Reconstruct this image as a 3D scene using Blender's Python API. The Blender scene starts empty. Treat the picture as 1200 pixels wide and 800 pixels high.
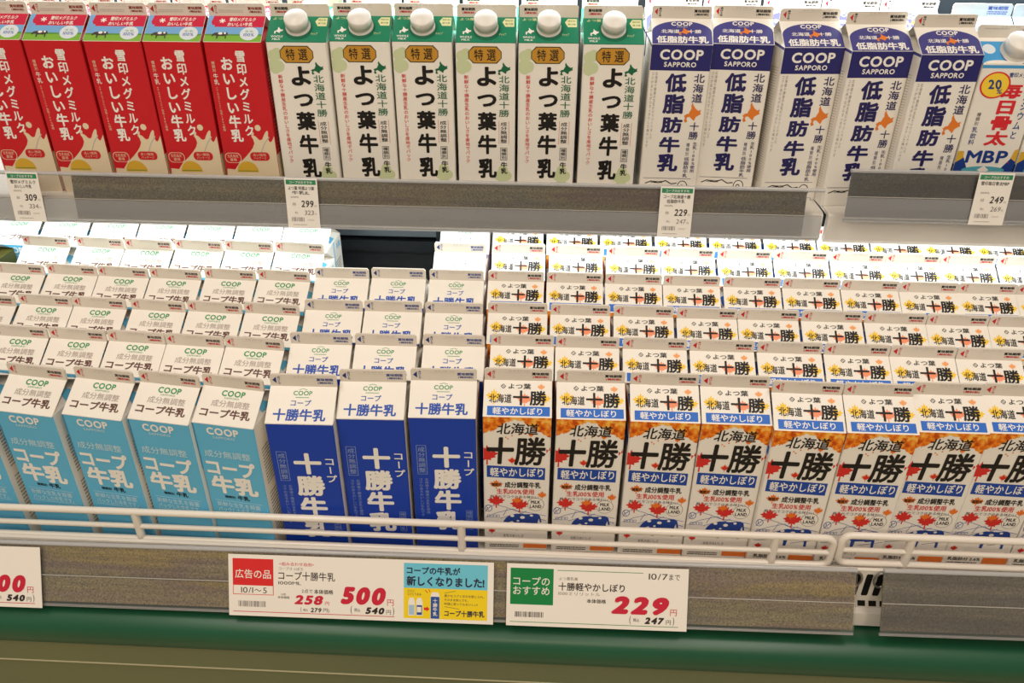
import bpy, math, random
from mathutils import Vector, Matrix, geometry
S = bpy.context.scene
C = S.collection
H = 1.35                       # camera height; scene lengths below are millimetres measured from the camera

# ---------------------------------------------------------------- camera, light, exposure
def P3(x, y, z): return Vector((x / 1000, y / 1000, z / 1000 + H))
cam = bpy.data.cameras.new('camera'); co = bpy.data.objects.new('camera', cam); C.objects.link(co)
cam.sensor_width = 36; cam.lens = 36 * 960 / 1200; cam.clip_start = .02
p, yw, rl = math.radians(31.0), math.radians(-2.5), math.radians(-0.4)
fwd = Vector((math.sin(yw) * math.cos(p), math.cos(yw) * math.cos(p), -math.sin(p)))
rgt = Vector((math.cos(yw), -math.sin(yw), 0)); dwn = fwd.cross(rgt)
r2 = math.cos(rl) * rgt + math.sin(rl) * dwn; d2 = -math.sin(rl) * rgt + math.cos(rl) * dwn
mw = Matrix.Identity(4)
for i in range(3): mw[i][0] = r2[i]; mw[i][1] = -d2[i]; mw[i][2] = -fwd[i]
mw[2][3] = H
co.matrix_world = mw; S.camera = co
S.view_settings.view_transform = 'Standard'; S.view_settings.look = 'None'
S.view_settings.exposure = 0.1; S.view_settings.gamma = 1; S.view_settings.use_curve_mapping = False

world = bpy.data.worlds.new('world'); S.world = world; world.use_nodes = True
world.node_tree.nodes['Background'].inputs[0].default_value = (1, .9, .78, 1)
world.node_tree.nodes['Background'].inputs[1].default_value = .22
WARM = (1, .9, .81)
def area(name, loc, rot, sx, sy, power, col, spread=180):
    l = bpy.data.lights.new(name, 'AREA'); l.shape = 'RECTANGLE'; l.size = sx; l.size_y = sy
    l.energy = power; l.color = col; l.spread = math.radians(spread)
    o = bpy.data.objects.new(name, l); o.location = loc; o.rotation_euler = rot; C.objects.link(o); return o
# ceiling lamps of the aisle
area('ceiling_lamp_light', (-.9, -.5, 2.98), (0, 0, 0), .3, 2.4, 26, WARM)
area('ceiling_lamp_light', (.8, -.5, 2.98), (0, 0, 0), .3, 2.4, 26, WARM)
area('ceiling_lamp_light', (-.1, -2.4, 2.98), (0, 0, 0), 2.4, .3, 34, (1, .82, .62))
# cold LED strips under the shelf noses
LED = (.86, .95, 1)
area('case_lamp_light', P3(0, 969, -397), (math.radians(8), 0, 0), 2.0, .014, 2.3, LED)
area('case_lamp_light', P3(0, 1060, -106), (math.radians(10), 0, 0), 2.0, .016, 5, LED)

# ---------------------------------------------------------------- materials
def lin(c):
    c = c / 255
    return c / 12.92 if c <= .04045 else ((c + .055) / 1.055) ** 2.4
MATS = {}
def mat(name, rgb, rough=.5, spec=.4, metal=0, coat=0, emit=0):
    if name in MATS: return MATS[name]
    m = bpy.data.materials.new(name); m.use_nodes = True
    b = m.node_tree.nodes['Principled BSDF']
    col = tuple(lin(v) for v in rgb) + (1,)
    b.inputs['Base Color'].default_value = col
    b.inputs['Roughness'].default_value = rough
    b.inputs['Specular IOR Level'].default_value = spec
    b.inputs['Metallic'].default_value = metal
    b.inputs['Coat Weight'].default_value = coat; b.inputs['Coat Roughness'].default_value = .12
    if emit:
        b.inputs['Emission Color'].default_value = col; b.inputs['Emission Strength'].default_value = emit
    MATS[name] = m; return m
def noise_mat(name, stops, scale, stretch=(1, 1, 1), rough=.5, spec=.3, detail=3, fine=0, fine_amt=0, dist=0, bands=0):
    m = mat(name, (128, 128, 128), rough, spec); nt = m.node_tree; N = nt.nodes; L = nt.links
    tc = N.new('ShaderNodeTexCoord'); mp = N.new('ShaderNodeMapping'); mp.inputs['Scale'].default_value = stretch
    nz = N.new('ShaderNodeTexNoise'); nz.inputs['Scale'].default_value = scale; nz.inputs['Detail'].default_value = detail
    nz.inputs['Distortion'].default_value = dist
    cr = N.new('ShaderNodeValToRGB')
    L.new(tc.outputs['Object'], mp.inputs['Vector']); L.new(mp.outputs[0], nz.inputs['Vector']); L.new(nz.outputs['Fac'], cr.inputs['Fac'])
    els = cr.color_ramp.elements
    while len(els) < len(stops): els.new(.5)
    for e, (pos, rgb) in zip(els, stops): e.position = pos; e.color = tuple(lin(v) for v in rgb) + (1,)
    out = cr.outputs[0]
    if fine:
        n2 = N.new('ShaderNodeTexNoise'); n2.inputs['Scale'].default_value = fine; n2.inputs['Detail'].default_value = 2
        L.new(tc.outputs['Object'], n2.inputs['Vector'])
        mr = N.new('ShaderNodeMapRange'); mr.inputs[1].default_value = .3; mr.inputs[2].default_value = .7
        mr.inputs[3].default_value = 1 - fine_amt; mr.inputs[4].default_value = 1 + fine_amt
        L.new(n2.outputs['Fac'], mr.inputs[0])
        mx = N.new('ShaderNodeMix'); mx.data_type = 'RGBA'; mx.blend_type = 'MULTIPLY'; mx.inputs[0].default_value = 1
        L.new(out, mx.inputs[6]); L.new(mr.outputs[0], mx.inputs[7]); out = mx.outputs[2]
    if bands:                                                   # long streaks along the strip
        m2 = N.new('ShaderNodeMapping'); m2.inputs['Scale'].default_value = (.6, 1, 70); L.new(tc.outputs['Object'], m2.inputs['Vector'])
        n3 = N.new('ShaderNodeTexNoise'); n3.inputs['Scale'].default_value = 2.2; n3.inputs['Detail'].default_value = 2; L.new(m2.outputs[0], n3.inputs['Vector'])
        r3 = N.new('ShaderNodeMapRange'); r3.inputs[1].default_value = .3; r3.inputs[2].default_value = .7; r3.inputs[3].default_value = 1 - bands; r3.inputs[4].default_value = 1 + bands
        L.new(n3.outputs['Fac'], r3.inputs[0])
        x3 = N.new('ShaderNodeMix'); x3.data_type = 'RGBA'; x3.blend_type = 'MULTIPLY'; x3.inputs[0].default_value = 1
        L.new(out, x3.inputs[6]); L.new(r3.outputs[0], x3.inputs[7]); out = x3.outputs[2]
    L.new(out, N['Principled BSDF'].inputs['Base Color'])
    return m
def clear_mat(name, ior=1.45, tint=(.97, .97, .97), rough=.08, haze=0):
    m = bpy.data.materials.new(name); m.use_nodes = True; nt = m.node_tree; N = nt.nodes; L = nt.links
    N.remove(N['Principled BSDF'])
    tr = N.new('ShaderNodeBsdfTransparent'); tr.inputs[0].default_value = tint + (1,)
    gl = N.new('ShaderNodeBsdfGlossy'); gl.inputs['Roughness'].default_value = rough
    fr = N.new('ShaderNodeFresnel'); fr.inputs[0].default_value = ior
    mx = N.new('ShaderNodeMixShader')
    L.new(fr.outputs[0], mx.inputs[0]); L.new(tr.outputs[0], mx.inputs[1]); L.new(gl.outputs[0], mx.inputs[2])
    o = mx.outputs[0]
    if haze:
        df = N.new('ShaderNodeBsdfDiffuse'); df.inputs[0].default_value = (.8, .8, .8, 1)
        m2 = N.new('ShaderNodeMixShader'); m2.inputs[0].default_value = haze
        L.new(o, m2.inputs[1]); L.new(df.outputs[0], m2.inputs[2]); o = m2.outputs[0]
    L.new(o, N['Material Output'].inputs[0]); return m

PAPER = mat('carton_paper', (243, 238, 228), .42, .35)
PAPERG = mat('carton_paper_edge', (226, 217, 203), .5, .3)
WHITE_INK = mat('white_ink', (246, 242, 235), .45, .3)
BLACK = mat('black_ink', (30, 26, 24), .5, .3)
GREY = mat('grey_ink', (140, 134, 128), .5, .3)
PALEGREY = mat('pale_grey_ink', (196, 188, 178), .5, .3)
REDINK = mat('red_ink', (205, 34, 48), .5, .3)

# ---------------------------------------------------------------- glyphs
GL = {}
def glyph(ch, bold):
    k = (ch, bold)
    if k in GL: return GL[k]
    c = bpy.data.curves.new('glyph', 'FONT'); c.body = ch; c.resolution_u = 3
    o = bpy.data.objects.new('glyph', c); C.objects.link(o)
    me = bpy.data.meshes.new_from_object(o.evaluated_get(bpy.context.evaluated_depsgraph_get()))
    g = ([(v.co.x, v.co.y, 0) for v in me.vertices], [tuple(q.vertices) for q in me.polygons])
    bpy.data.objects.remove(o); bpy.data.curves.remove(c); bpy.data.meshes.remove(me)
    if bold:                                                    # heavier strokes: the outline repeated around a small circle
        V, F = g; n = 8 if bold > .02 else 4; W = []; K = []
        for i in range(n):
            a = 2 * math.pi * (i + .5) / n; d = len(W)
            W += [(x + bold * math.cos(a), y + bold * math.sin(a), i * .2) for x, y, _ in V]; K += [tuple(d + j for j in f) for f in F]
        g = (W, K)
    GL[k] = g; return g

# ---------------------------------------------------------------- mesh builder (millimetres)
class MB:
    def __init__(s): s.v = []; s.f = []; s.m = []; s.sm = []; s.mats = []
    def mi(s, m):
        if m not in s.mats: s.mats.append(m)
        return s.mats.index(m)
    def face(s, pts, m, smooth=False):
        b = len(s.v); s.v += [tuple(q) for q in pts]; s.f.append(tuple(range(b, b + len(pts)))); s.m.append(s.mi(m)); s.sm.append(smooth)
    def mesh(s, verts, faces, m, smooth=False):
        b = len(s.v); s.v += [tuple(q) for q in verts]; i = s.mi(m)
        for f in faces: s.f.append(tuple(b + k for k in f)); s.m.append(i); s.sm.append(smooth)
    def box(s, x0, x1, y0, y1, z0, z1, m):
        s.mesh([(x, y, z) for x in (x0, x1) for y in (y0, y1) for z in (z0, z1)],
               [(0, 1, 3, 2), (4, 6, 7, 5), (0, 4, 5, 1), (2, 3, 7, 6), (0, 2, 6, 4), (1, 5, 7, 3)], m)
    def prism_x(s, prof, x0, x1, m, closed=True, smooth=False):   # profile of (y, z), extruded along x
        n = len(prof)
        V = [(x0, y, z) for y, z in prof] + [(x1, y, z) for y, z in prof]
        F = [(i, (i + 1) % n, n + (i + 1) % n, n + i) for i in range(n if closed else n - 1)]
        s.mesh(V, F, m, smooth)
        if closed: s.face([(x0, y, z) for y, z in reversed(prof)], m); s.face([(x1, y, z) for y, z in prof], m)
    def prism_z(s, prof, z0, z1, m, caps=True):
        n = len(prof)
        s.mesh([(x, y, z0) for x, y in prof] + [(x, y, z1) for x, y in prof], [(i, (i + 1) % n, n + (i + 1) % n, n + i) for i in range(n)], m)
        if caps: s.face([(x, y, z0) for x, y in reversed(prof)], m); s.face([(x, y, z1) for x, y in prof], m)
    def tube(s, pts, r, m, closed=False, n=10):
        pts = [Vector(q) for q in pts]; N = len(pts); rings = []; up = None
        for i in range(N):
            a = pts[(i - 1) % N] if (closed or i > 0) else pts[i]
            b = pts[(i + 1) % N] if (closed or i < N - 1) else pts[i]
            t = (b - a).normalized()
            if up is None: up = t.cross(Vector((0, 1, .013))).normalized()
            up = (up - t * up.dot(t)).normalized(); w = t.cross(up)
            rings.append([pts[i] + r * (math.cos(2 * math.pi * k / n) * up + math.sin(2 * math.pi * k / n) * w) for k in range(n)])
        V = [q for R_ in rings for q in R_]; F = []
        for i in range(N if closed else N - 1):
            j = (i + 1) % N
            for k in range(n): F.append((i * n + k, i * n + (k + 1) % n, j * n + (k + 1) % n, j * n + k))
        s.mesh(V, F, m, True)
        if not closed: s.face(list(reversed(rings[0])), m); s.face(rings[-1], m)
    def build(s, name):
        me = bpy.data.meshes.new(name)
        me.from_pydata([(x / 1000, y / 1000, z / 1000) for x, y, z in s.v], [], s.f)
        for m in s.mats: me.materials.append(m)
        me.polygons.foreach_set('material_index', s.m); me.polygons.foreach_set('use_smooth', s.sm)
        me.update(); return me

class Plane:                    # printing on a flat panel: x mm to the right, y mm down from the top-left corner
    def __init__(s, mb, o, U, V, w=1):
        s.mb = mb; s.o = Vector(o); s.U = Vector(U).normalized(); s.V = Vector(V).normalized(); s.n = s.V.cross(s.U); s.w = w; s.k = 1; s.ky = 1; s.c = 0
    def p(s, x, y, L): return s.o + s.U * (x * s.k) + s.V * (y * s.k * s.ky) + s.n * (.07 * L)
    def poly(s, pts, m, L=1):
        s.c += 1; L = L + (s.c % 24) * .03                      # every patch of ink has its own thickness, none coincide
        v3 = [Vector((x, -y, 0)) for x, y in pts]
        if len(pts) <= 4: s.mb.face([s.p(x, y, L) for x, y in pts], m); return
        tris = geometry.tessellate_polygon([v3])
        s.mb.mesh([s.p(x, y, L) for x, y in pts], [tuple(t) for t in tris], m)
    def rect(s, x0, y0, x1, y1, m, L=1): s.poly([(x0, y0), (x1, y0), (x1, y1), (x0, y1)], m, L)
    def rrect(s, x0, y0, x1, y1, r, m, L=1):
        pts = []
        for cx, cy, a in ((x1 - r, y0 + r, -90), (x1 - r, y1 - r, 0), (x0 + r, y1 - r, 90), (x0 + r, y0 + r, 180)):
            pts += [(cx + r * math.cos(math.radians(a + k * 22.5)), cy + r * math.sin(math.radians(a + k * 22.5))) for k in range(5)]
        s.poly(pts, m, L)
    def frame(s, x0, y0, x1, y1, t, m, L=1):
        s.rect(x0, y0, x1, y0 + t, m, L); s.rect(x0, y1 - t, x1, y1, m, L); s.rect(x0, y0 + t, x0 + t, y1 - t, m, L); s.rect(x1 - t, y0 + t, x1, y1 - t, m, L)
    def ell(s, cx, cy, rx, ry, m, L=1, n=20, a0=0, a1=360):
        s.poly([(cx + rx * math.cos(math.radians(a0 + (a1 - a0) * k / n)), cy + ry * math.sin(math.radians(a0 + (a1 - a0) * k / n))) for k in range(n + (a1 - a0 < 360))], m, L)
    def line(s, pts, t, m, L=1):
        for (x0, y0), (x1, y1) in zip(pts, pts[1:]):
            d = math.hypot(x1 - x0, y1 - y0) or 1; ox, oy = -(y1 - y0) / d * t / 2, (x1 - x0) / d * t / 2
            s.poly([(x0 + ox, y0 + oy), (x1 + ox, y1 + oy), (x1 - ox, y1 - oy), (x0 - ox, y0 - oy)], m, L)
    def shape(s, pts, x0, y0, x1, y1, m, L=1, flip=False):      # unit outline fitted to a box
        s.poly([(min(max(x0 + (1 - a if flip else a) * (x1 - x0), .25), s.w - .25), y0 + b * (y1 - y0)) for a, b in pts], m, L)
    def text(s, t, x0, y0, x1, y1, m, L=3, bold=0, shear=0, em=False):
        V = []; F = []; x = 0
        for ch in t:
            if ch == ' ': x += .3; continue
            g, f = glyph(ch, bold); b = len(V)
            if ord(ch) > 0x2e00: ox = x; adv = 1.0
            else:
                mn = min(q[0] for q in g); ox = x - mn; adv = max(q[0] for q in g) - mn + .09
            V += [(ox + q[0] + shear * q[1], q[1], q[2]) for q in g]; F += [tuple(b + k for k in q) for q in f]; x += adv
        ax = min(q[0] for q in V); bx = max(q[0] for q in V); ay = min(q[1] for q in V); by = max(q[1] for q in V)
        if em: ay = min(ay, -.08); by = max(by, .84)
        s.mb.mesh([s.p(x0 + (q[0] - ax) / (bx - ax) * (x1 - x0), y1 - (q[1] - ay) / (by - ay) * (y1 - y0), L + q[2]) for q in V], F, m)
    def vtext(s, t, x0, y0, x1, y1, m, L=3, bold=0, lean=0):    # upright column of characters
        n = len(t); ch_h = (y1 - y0) / n
        for i, ch in enumerate(t):
            g, f = glyph(ch, bold); cx = (x0 + x1) / 2 + lean * (i + .5) / n; cy = y0 + (i + .5) * ch_h
            P = []
            for a, b, kk in g:
                if ch in 'ー〜': a, b = .5 + (b - .38), .38 - (a - .5)
                if ord(ch) < 0x2e00: a = a + .2
                P.append(s.p(cx + (a - .5) * (x1 - x0) * 1.02, cy - (b - .36) * ch_h * .94, L + kk))
            s.mb.mesh(P, f, m)
    def barcode(s, x0, y0, x1, y1, m, L=2, seed=1):
        r = random.Random(seed); x = x0
        while x < x1: w = r.choice((.4, .6, .9)); s.rect(x, y0, min(x + w, x1), y1, m, L); x += w + r.choice((.4, .6, .9))
    def scribble(s, x0, y0, x1, y1, m, rows, L=2, seed=1, t=.5):   # rows of tiny print too small to read
        r = random.Random(seed)
        for k in range(rows):
            y = y0 + (y1 - y0) * (k + .3) / rows; h = (y1 - y0) / rows * t; x = x0
            while x < x1 - .5:
                w = r.uniform(.7, 2.4); s.rect(x, y, min(x + w, x1), y + h, m, L); x += w + r.uniform(.3, .6)

# outlines, unit square, y down
MAPLE = [(.5, 0), (.57, .2), (.68, .13), (.66, .36), (.86, .22), (.84, .36), (1, .42), (.83, .54), (.88, .62), (.66, .68), (.68, .78), (.53, .74), (.54, 1), (.47, 1), (.47, .74), (.32, .78), (.34, .68), (.12, .62), (.17, .54), (0, .42), (.16, .36), (.14, .22), (.34, .36), (.32, .13), (.43, .2)]
ISLAND = [(.46, .0), (.53, .14), (.66, .3), (.82, .4), (.97, .34), (.94, .5), (1, .56), (.84, .63), (.72, .7), (.64, .9), (.5, .8), (.36, .7), (.24, .72), (.2, .82), (.28, .93), (.16, 1), (.07, .9), (.12, .76), (.05, .66), (.2, .56), (.3, .56), (.36, .42), (.43, .3), (.4, .14)]
COW = [(.0, .62), (.06, .45), (.14, .34), (.2, .3), (.34, .26), (.6, .26), (.84, .22), (.92, .3), (.97, .6), (.93, .62), (.9, .44), (.87, .58), (.88, 1), (.82, 1), (.8, .68), (.66, .72), (.62, .68), (.4, .7), (.38, 1), (.31, 1), (.3, .68), (.22, .58), (.12, .66), (.06, .74)]
SPLASH = [(0, 1), (.02, .8), (.1, .79), (.2, .75), (.3, .68), (.4, .58), (.5, .46), (.57, .36), (.61, .26), (.6, .17), (.57, .1), (.6, .07), (.66, .11), (.7, .17), (.73, .19), (.77, .17), (.8, .1), (.84, .02), (.88, -.03), (.9, 0), (.89, .08), (.88, .16), (.9, .22), (.93, .23), (.96, .18), (1, .1), (1, 1)]

# ---------------------------------------------------------------- cartons
HB, HG, HS, D = 180, 22.5, 13.5, 68        # body, gable rise and seal heights, depth
def carton_shell(w, h, body_m, side_m, gable_m, gside_m, seal_m):
    e = 1.2; a, b = w / 2, D / 2
    body = MB()
    pr = [(-a + e, -b), (a - e, -b), (a, -b + e), (a, b - e), (a - e, b), (-a + e, b), (-a, b - e), (-a, -b + e)]
    body.face([(x, y, 0) for x, y in reversed(pr)], side_m)
    for i in range(8):
        q, r = pr[i], pr[(i + 1) % 8]
        body.face([(q[0], q[1], 0), (r[0], r[1], 0), (r[0], r[1], h), (q[0], q[1], h)], body_m if i in (0, 1, 7) else side_m)
    g = MB(); zr = h + HG; t = 1.1
    A, B_, Cc, Dd = (-a, -b, h), (a, -b, h), (a, b, h), (-a, b, h)
    g.face([A, B_, (a, -t, zr), (-a, -t, zr)], gable_m)
    g.face([Cc, Dd, (-a, t, zr), (a, t, zr)], gable_m)
    for sgn in (1, -1):
        R_ = (sgn * (a - 27), 0, zr - 1.2); p0, p1 = (sgn * a, -b, h), (sgn * a, b, h); q0, q1 = (sgn * a, -t, zr), (sgn * a, t, zr)
        tri = [p0, p1, R_] if sgn > 0 else [p1, p0, R_]
        g.face(tri, gside_m)
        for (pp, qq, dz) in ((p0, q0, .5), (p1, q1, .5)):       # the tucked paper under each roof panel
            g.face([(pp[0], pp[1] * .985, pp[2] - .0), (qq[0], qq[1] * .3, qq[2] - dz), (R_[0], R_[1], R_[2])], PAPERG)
    g.face([(-a, -b, h), (-a, b, h), (a, b, h), (a, -b, h)], side_m)
    sl = MB(); c = 2.2; b2 = 1.3; zt = zr + HS
    out = [(-a + .4, zr - .5), (a - .4, zr - .5), (a - .2, zt - c), (a - c, zt), (-a + c, zt), (-a + .2, zt - c)]
    n = len(out)
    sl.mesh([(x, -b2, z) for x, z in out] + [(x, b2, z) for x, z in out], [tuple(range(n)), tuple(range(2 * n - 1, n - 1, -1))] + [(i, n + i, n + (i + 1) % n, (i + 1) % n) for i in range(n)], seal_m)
    F = Plane(body, (-a, -b, h), (1, 0, 0), (0, 0, -1), w)
    G = Plane(g, (-a, -t, zr), (1, 0, 0), (0, -(b - t), -HG), w)
    T = Plane(sl, (-a, -b2, zt), (1, 0, 0), (0, 0, -1), w)
    Rt = Plane(body, (a, -b, h), (0, 1, 0), (0, 0, -1), D)
    Lf = Plane(body, (-a, b, h), (0, -1, 0), (0, 0, -1), D)
    T.ky = .84
    return body, g, sl, F, G, T, Rt, Lf
GS = 39.8                                                       # slope length of the printed roof panel
def date_print(T, w, dark, second, left=False, arrow=None):
    x0 = w * (.08 if left else .70); x1 = w * (.31 if left else .95)
    T.text('賞味期限', x0, 4.2, x1, 8.2, dark, 2, .03); T.text('(開封前)', x0 + 1, 9.2, x1 - .5, 12.4, second, 2, .03)
    T.text('25.10.15', w * .36, 1.6, w * .66, 3.4, PALEGREY, 1)
    T.line([(w * .3, 5), (w * .68, 5)], .25, PALEGREY, 1)
    if arrow:
        T.poly([(w * .04, 7.8), (w * .1, 3.2), (w * .1, 12.2)], arrow, 2)
        T.vtext('あけくち', w * .115, 2.2, w * .165, 13.4, arrow if not left else dark, 2, .02)
def side_print(Pl, seed, m, m2=None):
    Pl.scribble(8, 30, 60, 78, m, 12, 1, seed, .4); Pl.scribble(8, 88, 40, 150, m, 14, 1, seed + 5, .4)
    if m2: Pl.rect(32, 0, 36, HB, m2, 1)

KINDS = {}
def done(kind, w, body, g, sl, extra=None, h=HB):
    KINDS[kind] = dict(w=w, h=h, parts=[('body', body.build('body')), ('gable_top', g.build('gable_top')), ('top_seal', sl.build('top_seal'))] + (extra or []))

def k_blue():
    w = 65.5; sky = mat('sky_blue_ink', (98, 186, 226), .42, .35); pale = mat('pale_blue_ink', (196, 226, 236), .45, .3)
    brown = mat('brown_ink', (104, 70, 62)); grn = mat('leaf_green_ink', (48, 150, 84)); pk = mat('taupe_ink', (176, 162, 156))
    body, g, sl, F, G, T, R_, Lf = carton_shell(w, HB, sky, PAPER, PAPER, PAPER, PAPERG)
    F.rect(0.2, 0, w - .2, .8, WHITE_INK, 1)
    F.text('COOP', w * .22, 4, w * .74, 13, WHITE_INK, 3, .035); F.text('SAPPORO', w * .3, 14.6, w * .66, 17.6, pale, 3, .02)
    F.text('成分無調整', w * .1, 33, w * .86, 42, pale, 3, .008)
    F.text('コープ', w * .08, 45, w * .9, 65, WHITE_INK, 3, .04); F.text('牛乳', w * .1, 66, w * .88, 90, WHITE_INK, 3, .045)
    F.text('種類別', w * .28, 92.5, w * .46, 96, BLACK, 3, .02); F.text('牛乳', w * .5, 91, w * .7, 97, BLACK, 3, .03)
    for y in (100, 117): F.rect(w * .1, y, w * .9, y + .5, pale, 2)
    F.text('新鮮な生乳を殺菌', w * .12, 102, w * .86, 108.5, pale, 3, .01); F.text('パックした牛乳です。', w * .12, 109.5, w * .86, 116, pale, 3, .01)
    G.text('COOP', w * .34, GS * .08, w * .72, GS * .24, grn, 3, .03); G.text('SAPPORO', w * .4, GS * .265, w * .64, GS * .31, grn, 3)
    G.text('成分無調整', w * .22, GS * .35, w * .84, GS * .53, pk, 3, .006); G.text('コープ牛乳', w * .08, GS * .58, w * .9, GS * .82, brown, 3, .035)
    date_print(T, w, mat('dark_brown_ink', (88, 70, 66)), REDINK, False, REDINK)
    side_print(R_, 3, GREY, mat('side_blue_ink', (120, 196, 232))); side_print(Lf, 4, GREY)
    Lf.rect(0, 0, D, 60, sky, 1); R_.text('牛乳', 44, 6, 62, 16, sky, 2, .03)
    g.face([(w / 2 - 1.5, -9, HB + 2.2), (w / 2 - 1.5, 9, HB + 2.2), (w / 2 - 9, 5, HB + 8), (w / 2 - 9, -5, HB + 8)], sky)
    done('blue', w, body, g, sl)
def k_navy():
    w = 67.5; nv = mat('royal_blue_ink', (20, 64, 176), .42, .35); bl = mat('bright_blue_ink', (38, 82, 178)); grn = mat('leaf_green_ink', (48, 150, 84)); pale = mat('pale_navy_ink', (140, 160, 205))
    body, g, sl, F, G, T, R_, Lf = carton_shell(w, HB, nv, PAPER, PAPER, PAPER, PAPERG)
    F.rect(0.2, 0, w - .2, .9, WHITE_INK, 1)
    F.vtext('十勝牛乳', w * .33, 36, w * .75, 152, WHITE_INK, 3, .045); F.vtext('コープ', w * .79, 41, w * .96, 75, WHITE_INK, 3, .02)
    F.frame(w * .09, 35, w * .24, 73, .5, pale, 2); F.vtext('成分無調整', w * .11, 37, w * .22, 71, pale, 3, .005)
    F.vtext('北海道十勝産の生乳を使用', w * .19, 78, w * .25, 128, pale, 3); F.vtext('コクのあるおいしい牛乳です', w * .10, 78, w * .16, 132, pale, 3)
    F.frame(w * .82, 122, w * .92, 150, .4, pale, 2); F.vtext('種類別牛乳', w * .83, 123, w * .91, 149, pale, 3)
    G.text('COOP', w * .36, GS * .13, w * .64, GS * .25, grn, 3, .02); G.line([(w * .44, GS * .1), (w * .5, GS * .07), (w * .56, GS * .1)], .5, grn, 2); G.rect(w * .4, GS * .3, w * .6, GS * .315, grn, 2)
    G.text('コープ', w * .34, GS * .37, w * .64, GS * .53, bl, 3, .02); G.text('十勝牛乳', w * .1, GS * .61, w * .88, GS * .93, bl, 3, .03)
    dn = mat('navy_date_ink', (70, 84, 150)); date_print(T, w, dn, dn, False, mat('navy_arrow_ink', (36, 52, 124)))
    side_print(R_, 8, PALEGREY); side_print(Lf, 9, PALEGREY)
    done('navy', w, body, g, sl)
def k_leaf():
    w = 69; bl = mat('band_blue_ink', (38, 108, 206)); ob = mat('cow_blue_ink', (32, 66, 150)); red = mat('maple_red_ink', (214, 44, 36)); orr = mat('maple_orange_ink', (236, 122, 34))
    yel = mat('maple_yellow_ink', (250, 206, 60)); pch = mat('maple_peach_ink', (246, 150, 110))
    aut = noise_mat('autumn_foliage_ink', [(.36, (196, 74, 10)), (.5, (240, 128, 20)), (.66, (255, 196, 84))], 190, rough=.45, detail=5)
    body, g, sl, F, G, T, R_, Lf = carton_shell(w, HB, PAPER, PAPER, PAPER, PAPER, PAPERG)
    rr = random.Random(4)
    def foliage(x0, x1, depth, n=16):
        xs = [x0 + (x1 - x0) * k / n for k in range(n + 1)]; ys = [max(.6, depth(k / n) + rr.uniform(-1.6, 1.6)) for k in range(n + 1)]
        for k in range(n): F.poly([(xs[k], .1), (xs[k + 1], .1), (xs[k + 1], ys[k + 1]), (xs[k], ys[k])], aut, 1)
    foliage(.3, w * .4, lambda f: 19 * (1 - f) ** .8 + 3); foliage(w * .4, w * .56, lambda f: 3.4, 6); foliage(w * .56, w - .3, lambda f: 21 * f ** .8 + 3)
    for _ in range(7): F.ell(rr.uniform(.08, .92) * w, rr.uniform(17, 27), .9, .9, orr, 1, 8)
    F.shape(MAPLE, w * .66, 18, w * .75, 25, orr, 2)
    F.text('北海道', w * .2, 7, w * .82, 21, BLACK, 4, .02, .12)
    F.shape(MAPLE, -8, 35, w * .23, 61, red, 2, True); F.shape(MAPLE, w * .84, 36, w * 1.14, 60, red, 2); F.shape(MAPLE, w * .36, 50, w * .5, 60, orr, 2); F.shape(MAPLE, w * .38, 51, w * .48, 60, red, 2)
    F.text('十', w * .05, 25, w * .46, 60, BLACK, 4, .04, .06); F.text('勝', w * .46, 24, w * .93, 61, BLACK, 4, .022, .06)
    F.poly([(w * .05, 62), (w * .93, 64), (w * .93, 80), (w * .05, 77.5)], mat('deep_band_ink', (20, 70, 164)), 3)
    F.text('軽やかしぼり', w * .1, 64.6, w * .9, 76.4, WHITE_INK, 4, .018)
    F.shape(MAPLE, w * .08, 81, w * .3, 94, orr, 2); F.text('種類別', w * .12, 85.5, w * .27, 90, BLACK, 4, .02)
    F.text('成分調整牛乳', w * .32, 83.5, w * .87, 91.5, BLACK, 4, .025)
    F.text('生乳100%使用', w * .2, 93, w * .77, 100.5, red, 4, .02)
    F.text('軽やかでコクのある味わい', w * .1, 102, w * .84, 106, BLACK, 4)
    F.shape(MAPLE, w * .82, 95, w * .97, 107, orr, 2)
    F.shape(MAPLE, w * .05, 101, w * .33, 120, red, 4); F.shape(MAPLE, w * .4, 104, w * .7, 126, red, 4); F.shape(MAPLE, w * .42, 104, w * .6, 114, orr, 5)
    F.ell(w * .8, 114, 9, 9.2, BLACK, 2, 24); F.ell(w * .8, 114, 8.6, 8.8, PAPER, 3, 24)
    F.text('MiLK', w * .725, 108.5, w * .87, 113, BLACK, 4, .035); F.text('LAND', w * .71, 114.5, w * .89, 119, BLACK, 4, .035)
    for a in ([(.02, 126), (.1, 118), (.2, 116), (.34, 119), (.5, 124), (.7, 126), (.97, 130)], [(.02, 134), (.2, 127), (.45, 121), (.6, 128)], [(.25, 135), (.5, 128), (.75, 129)], [(.6, 128), (.97, 137)], [(.3, 131), (.36, 121)], [(.48, 131), (.66, 124)]):
        F.line([(x * w, y) for x, y in a], .5, ob, 3)
    F.ell(w * .07, 121, 4, 5, ob, 2, 14); F.ell(w * .07, 121, 3.3, 4.2, PAPER, 3, 14)
    for k in range(7): F.ell(w * .07 + rr.uniform(-2.4, 2.4), 121 + rr.uniform(-3, 3), .6, .6, ob, 4, 6)
    for k in range(4): F.frame(w * (.05 + .05 * k), 130, w * (.09 + .05 * k), 134, .4, ob, 3)
    F.shape(COW, w * .3, 120, w * .92, 152, ob, 3)
    for x, y, r in ((.44, 131, 2.2), (.6, 133, 2.6), (.74, 130, 1.8), (.53, 138, 1.5)): F.ell(w * x, y, r, r * .8, PAPER, 4, 12)
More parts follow.
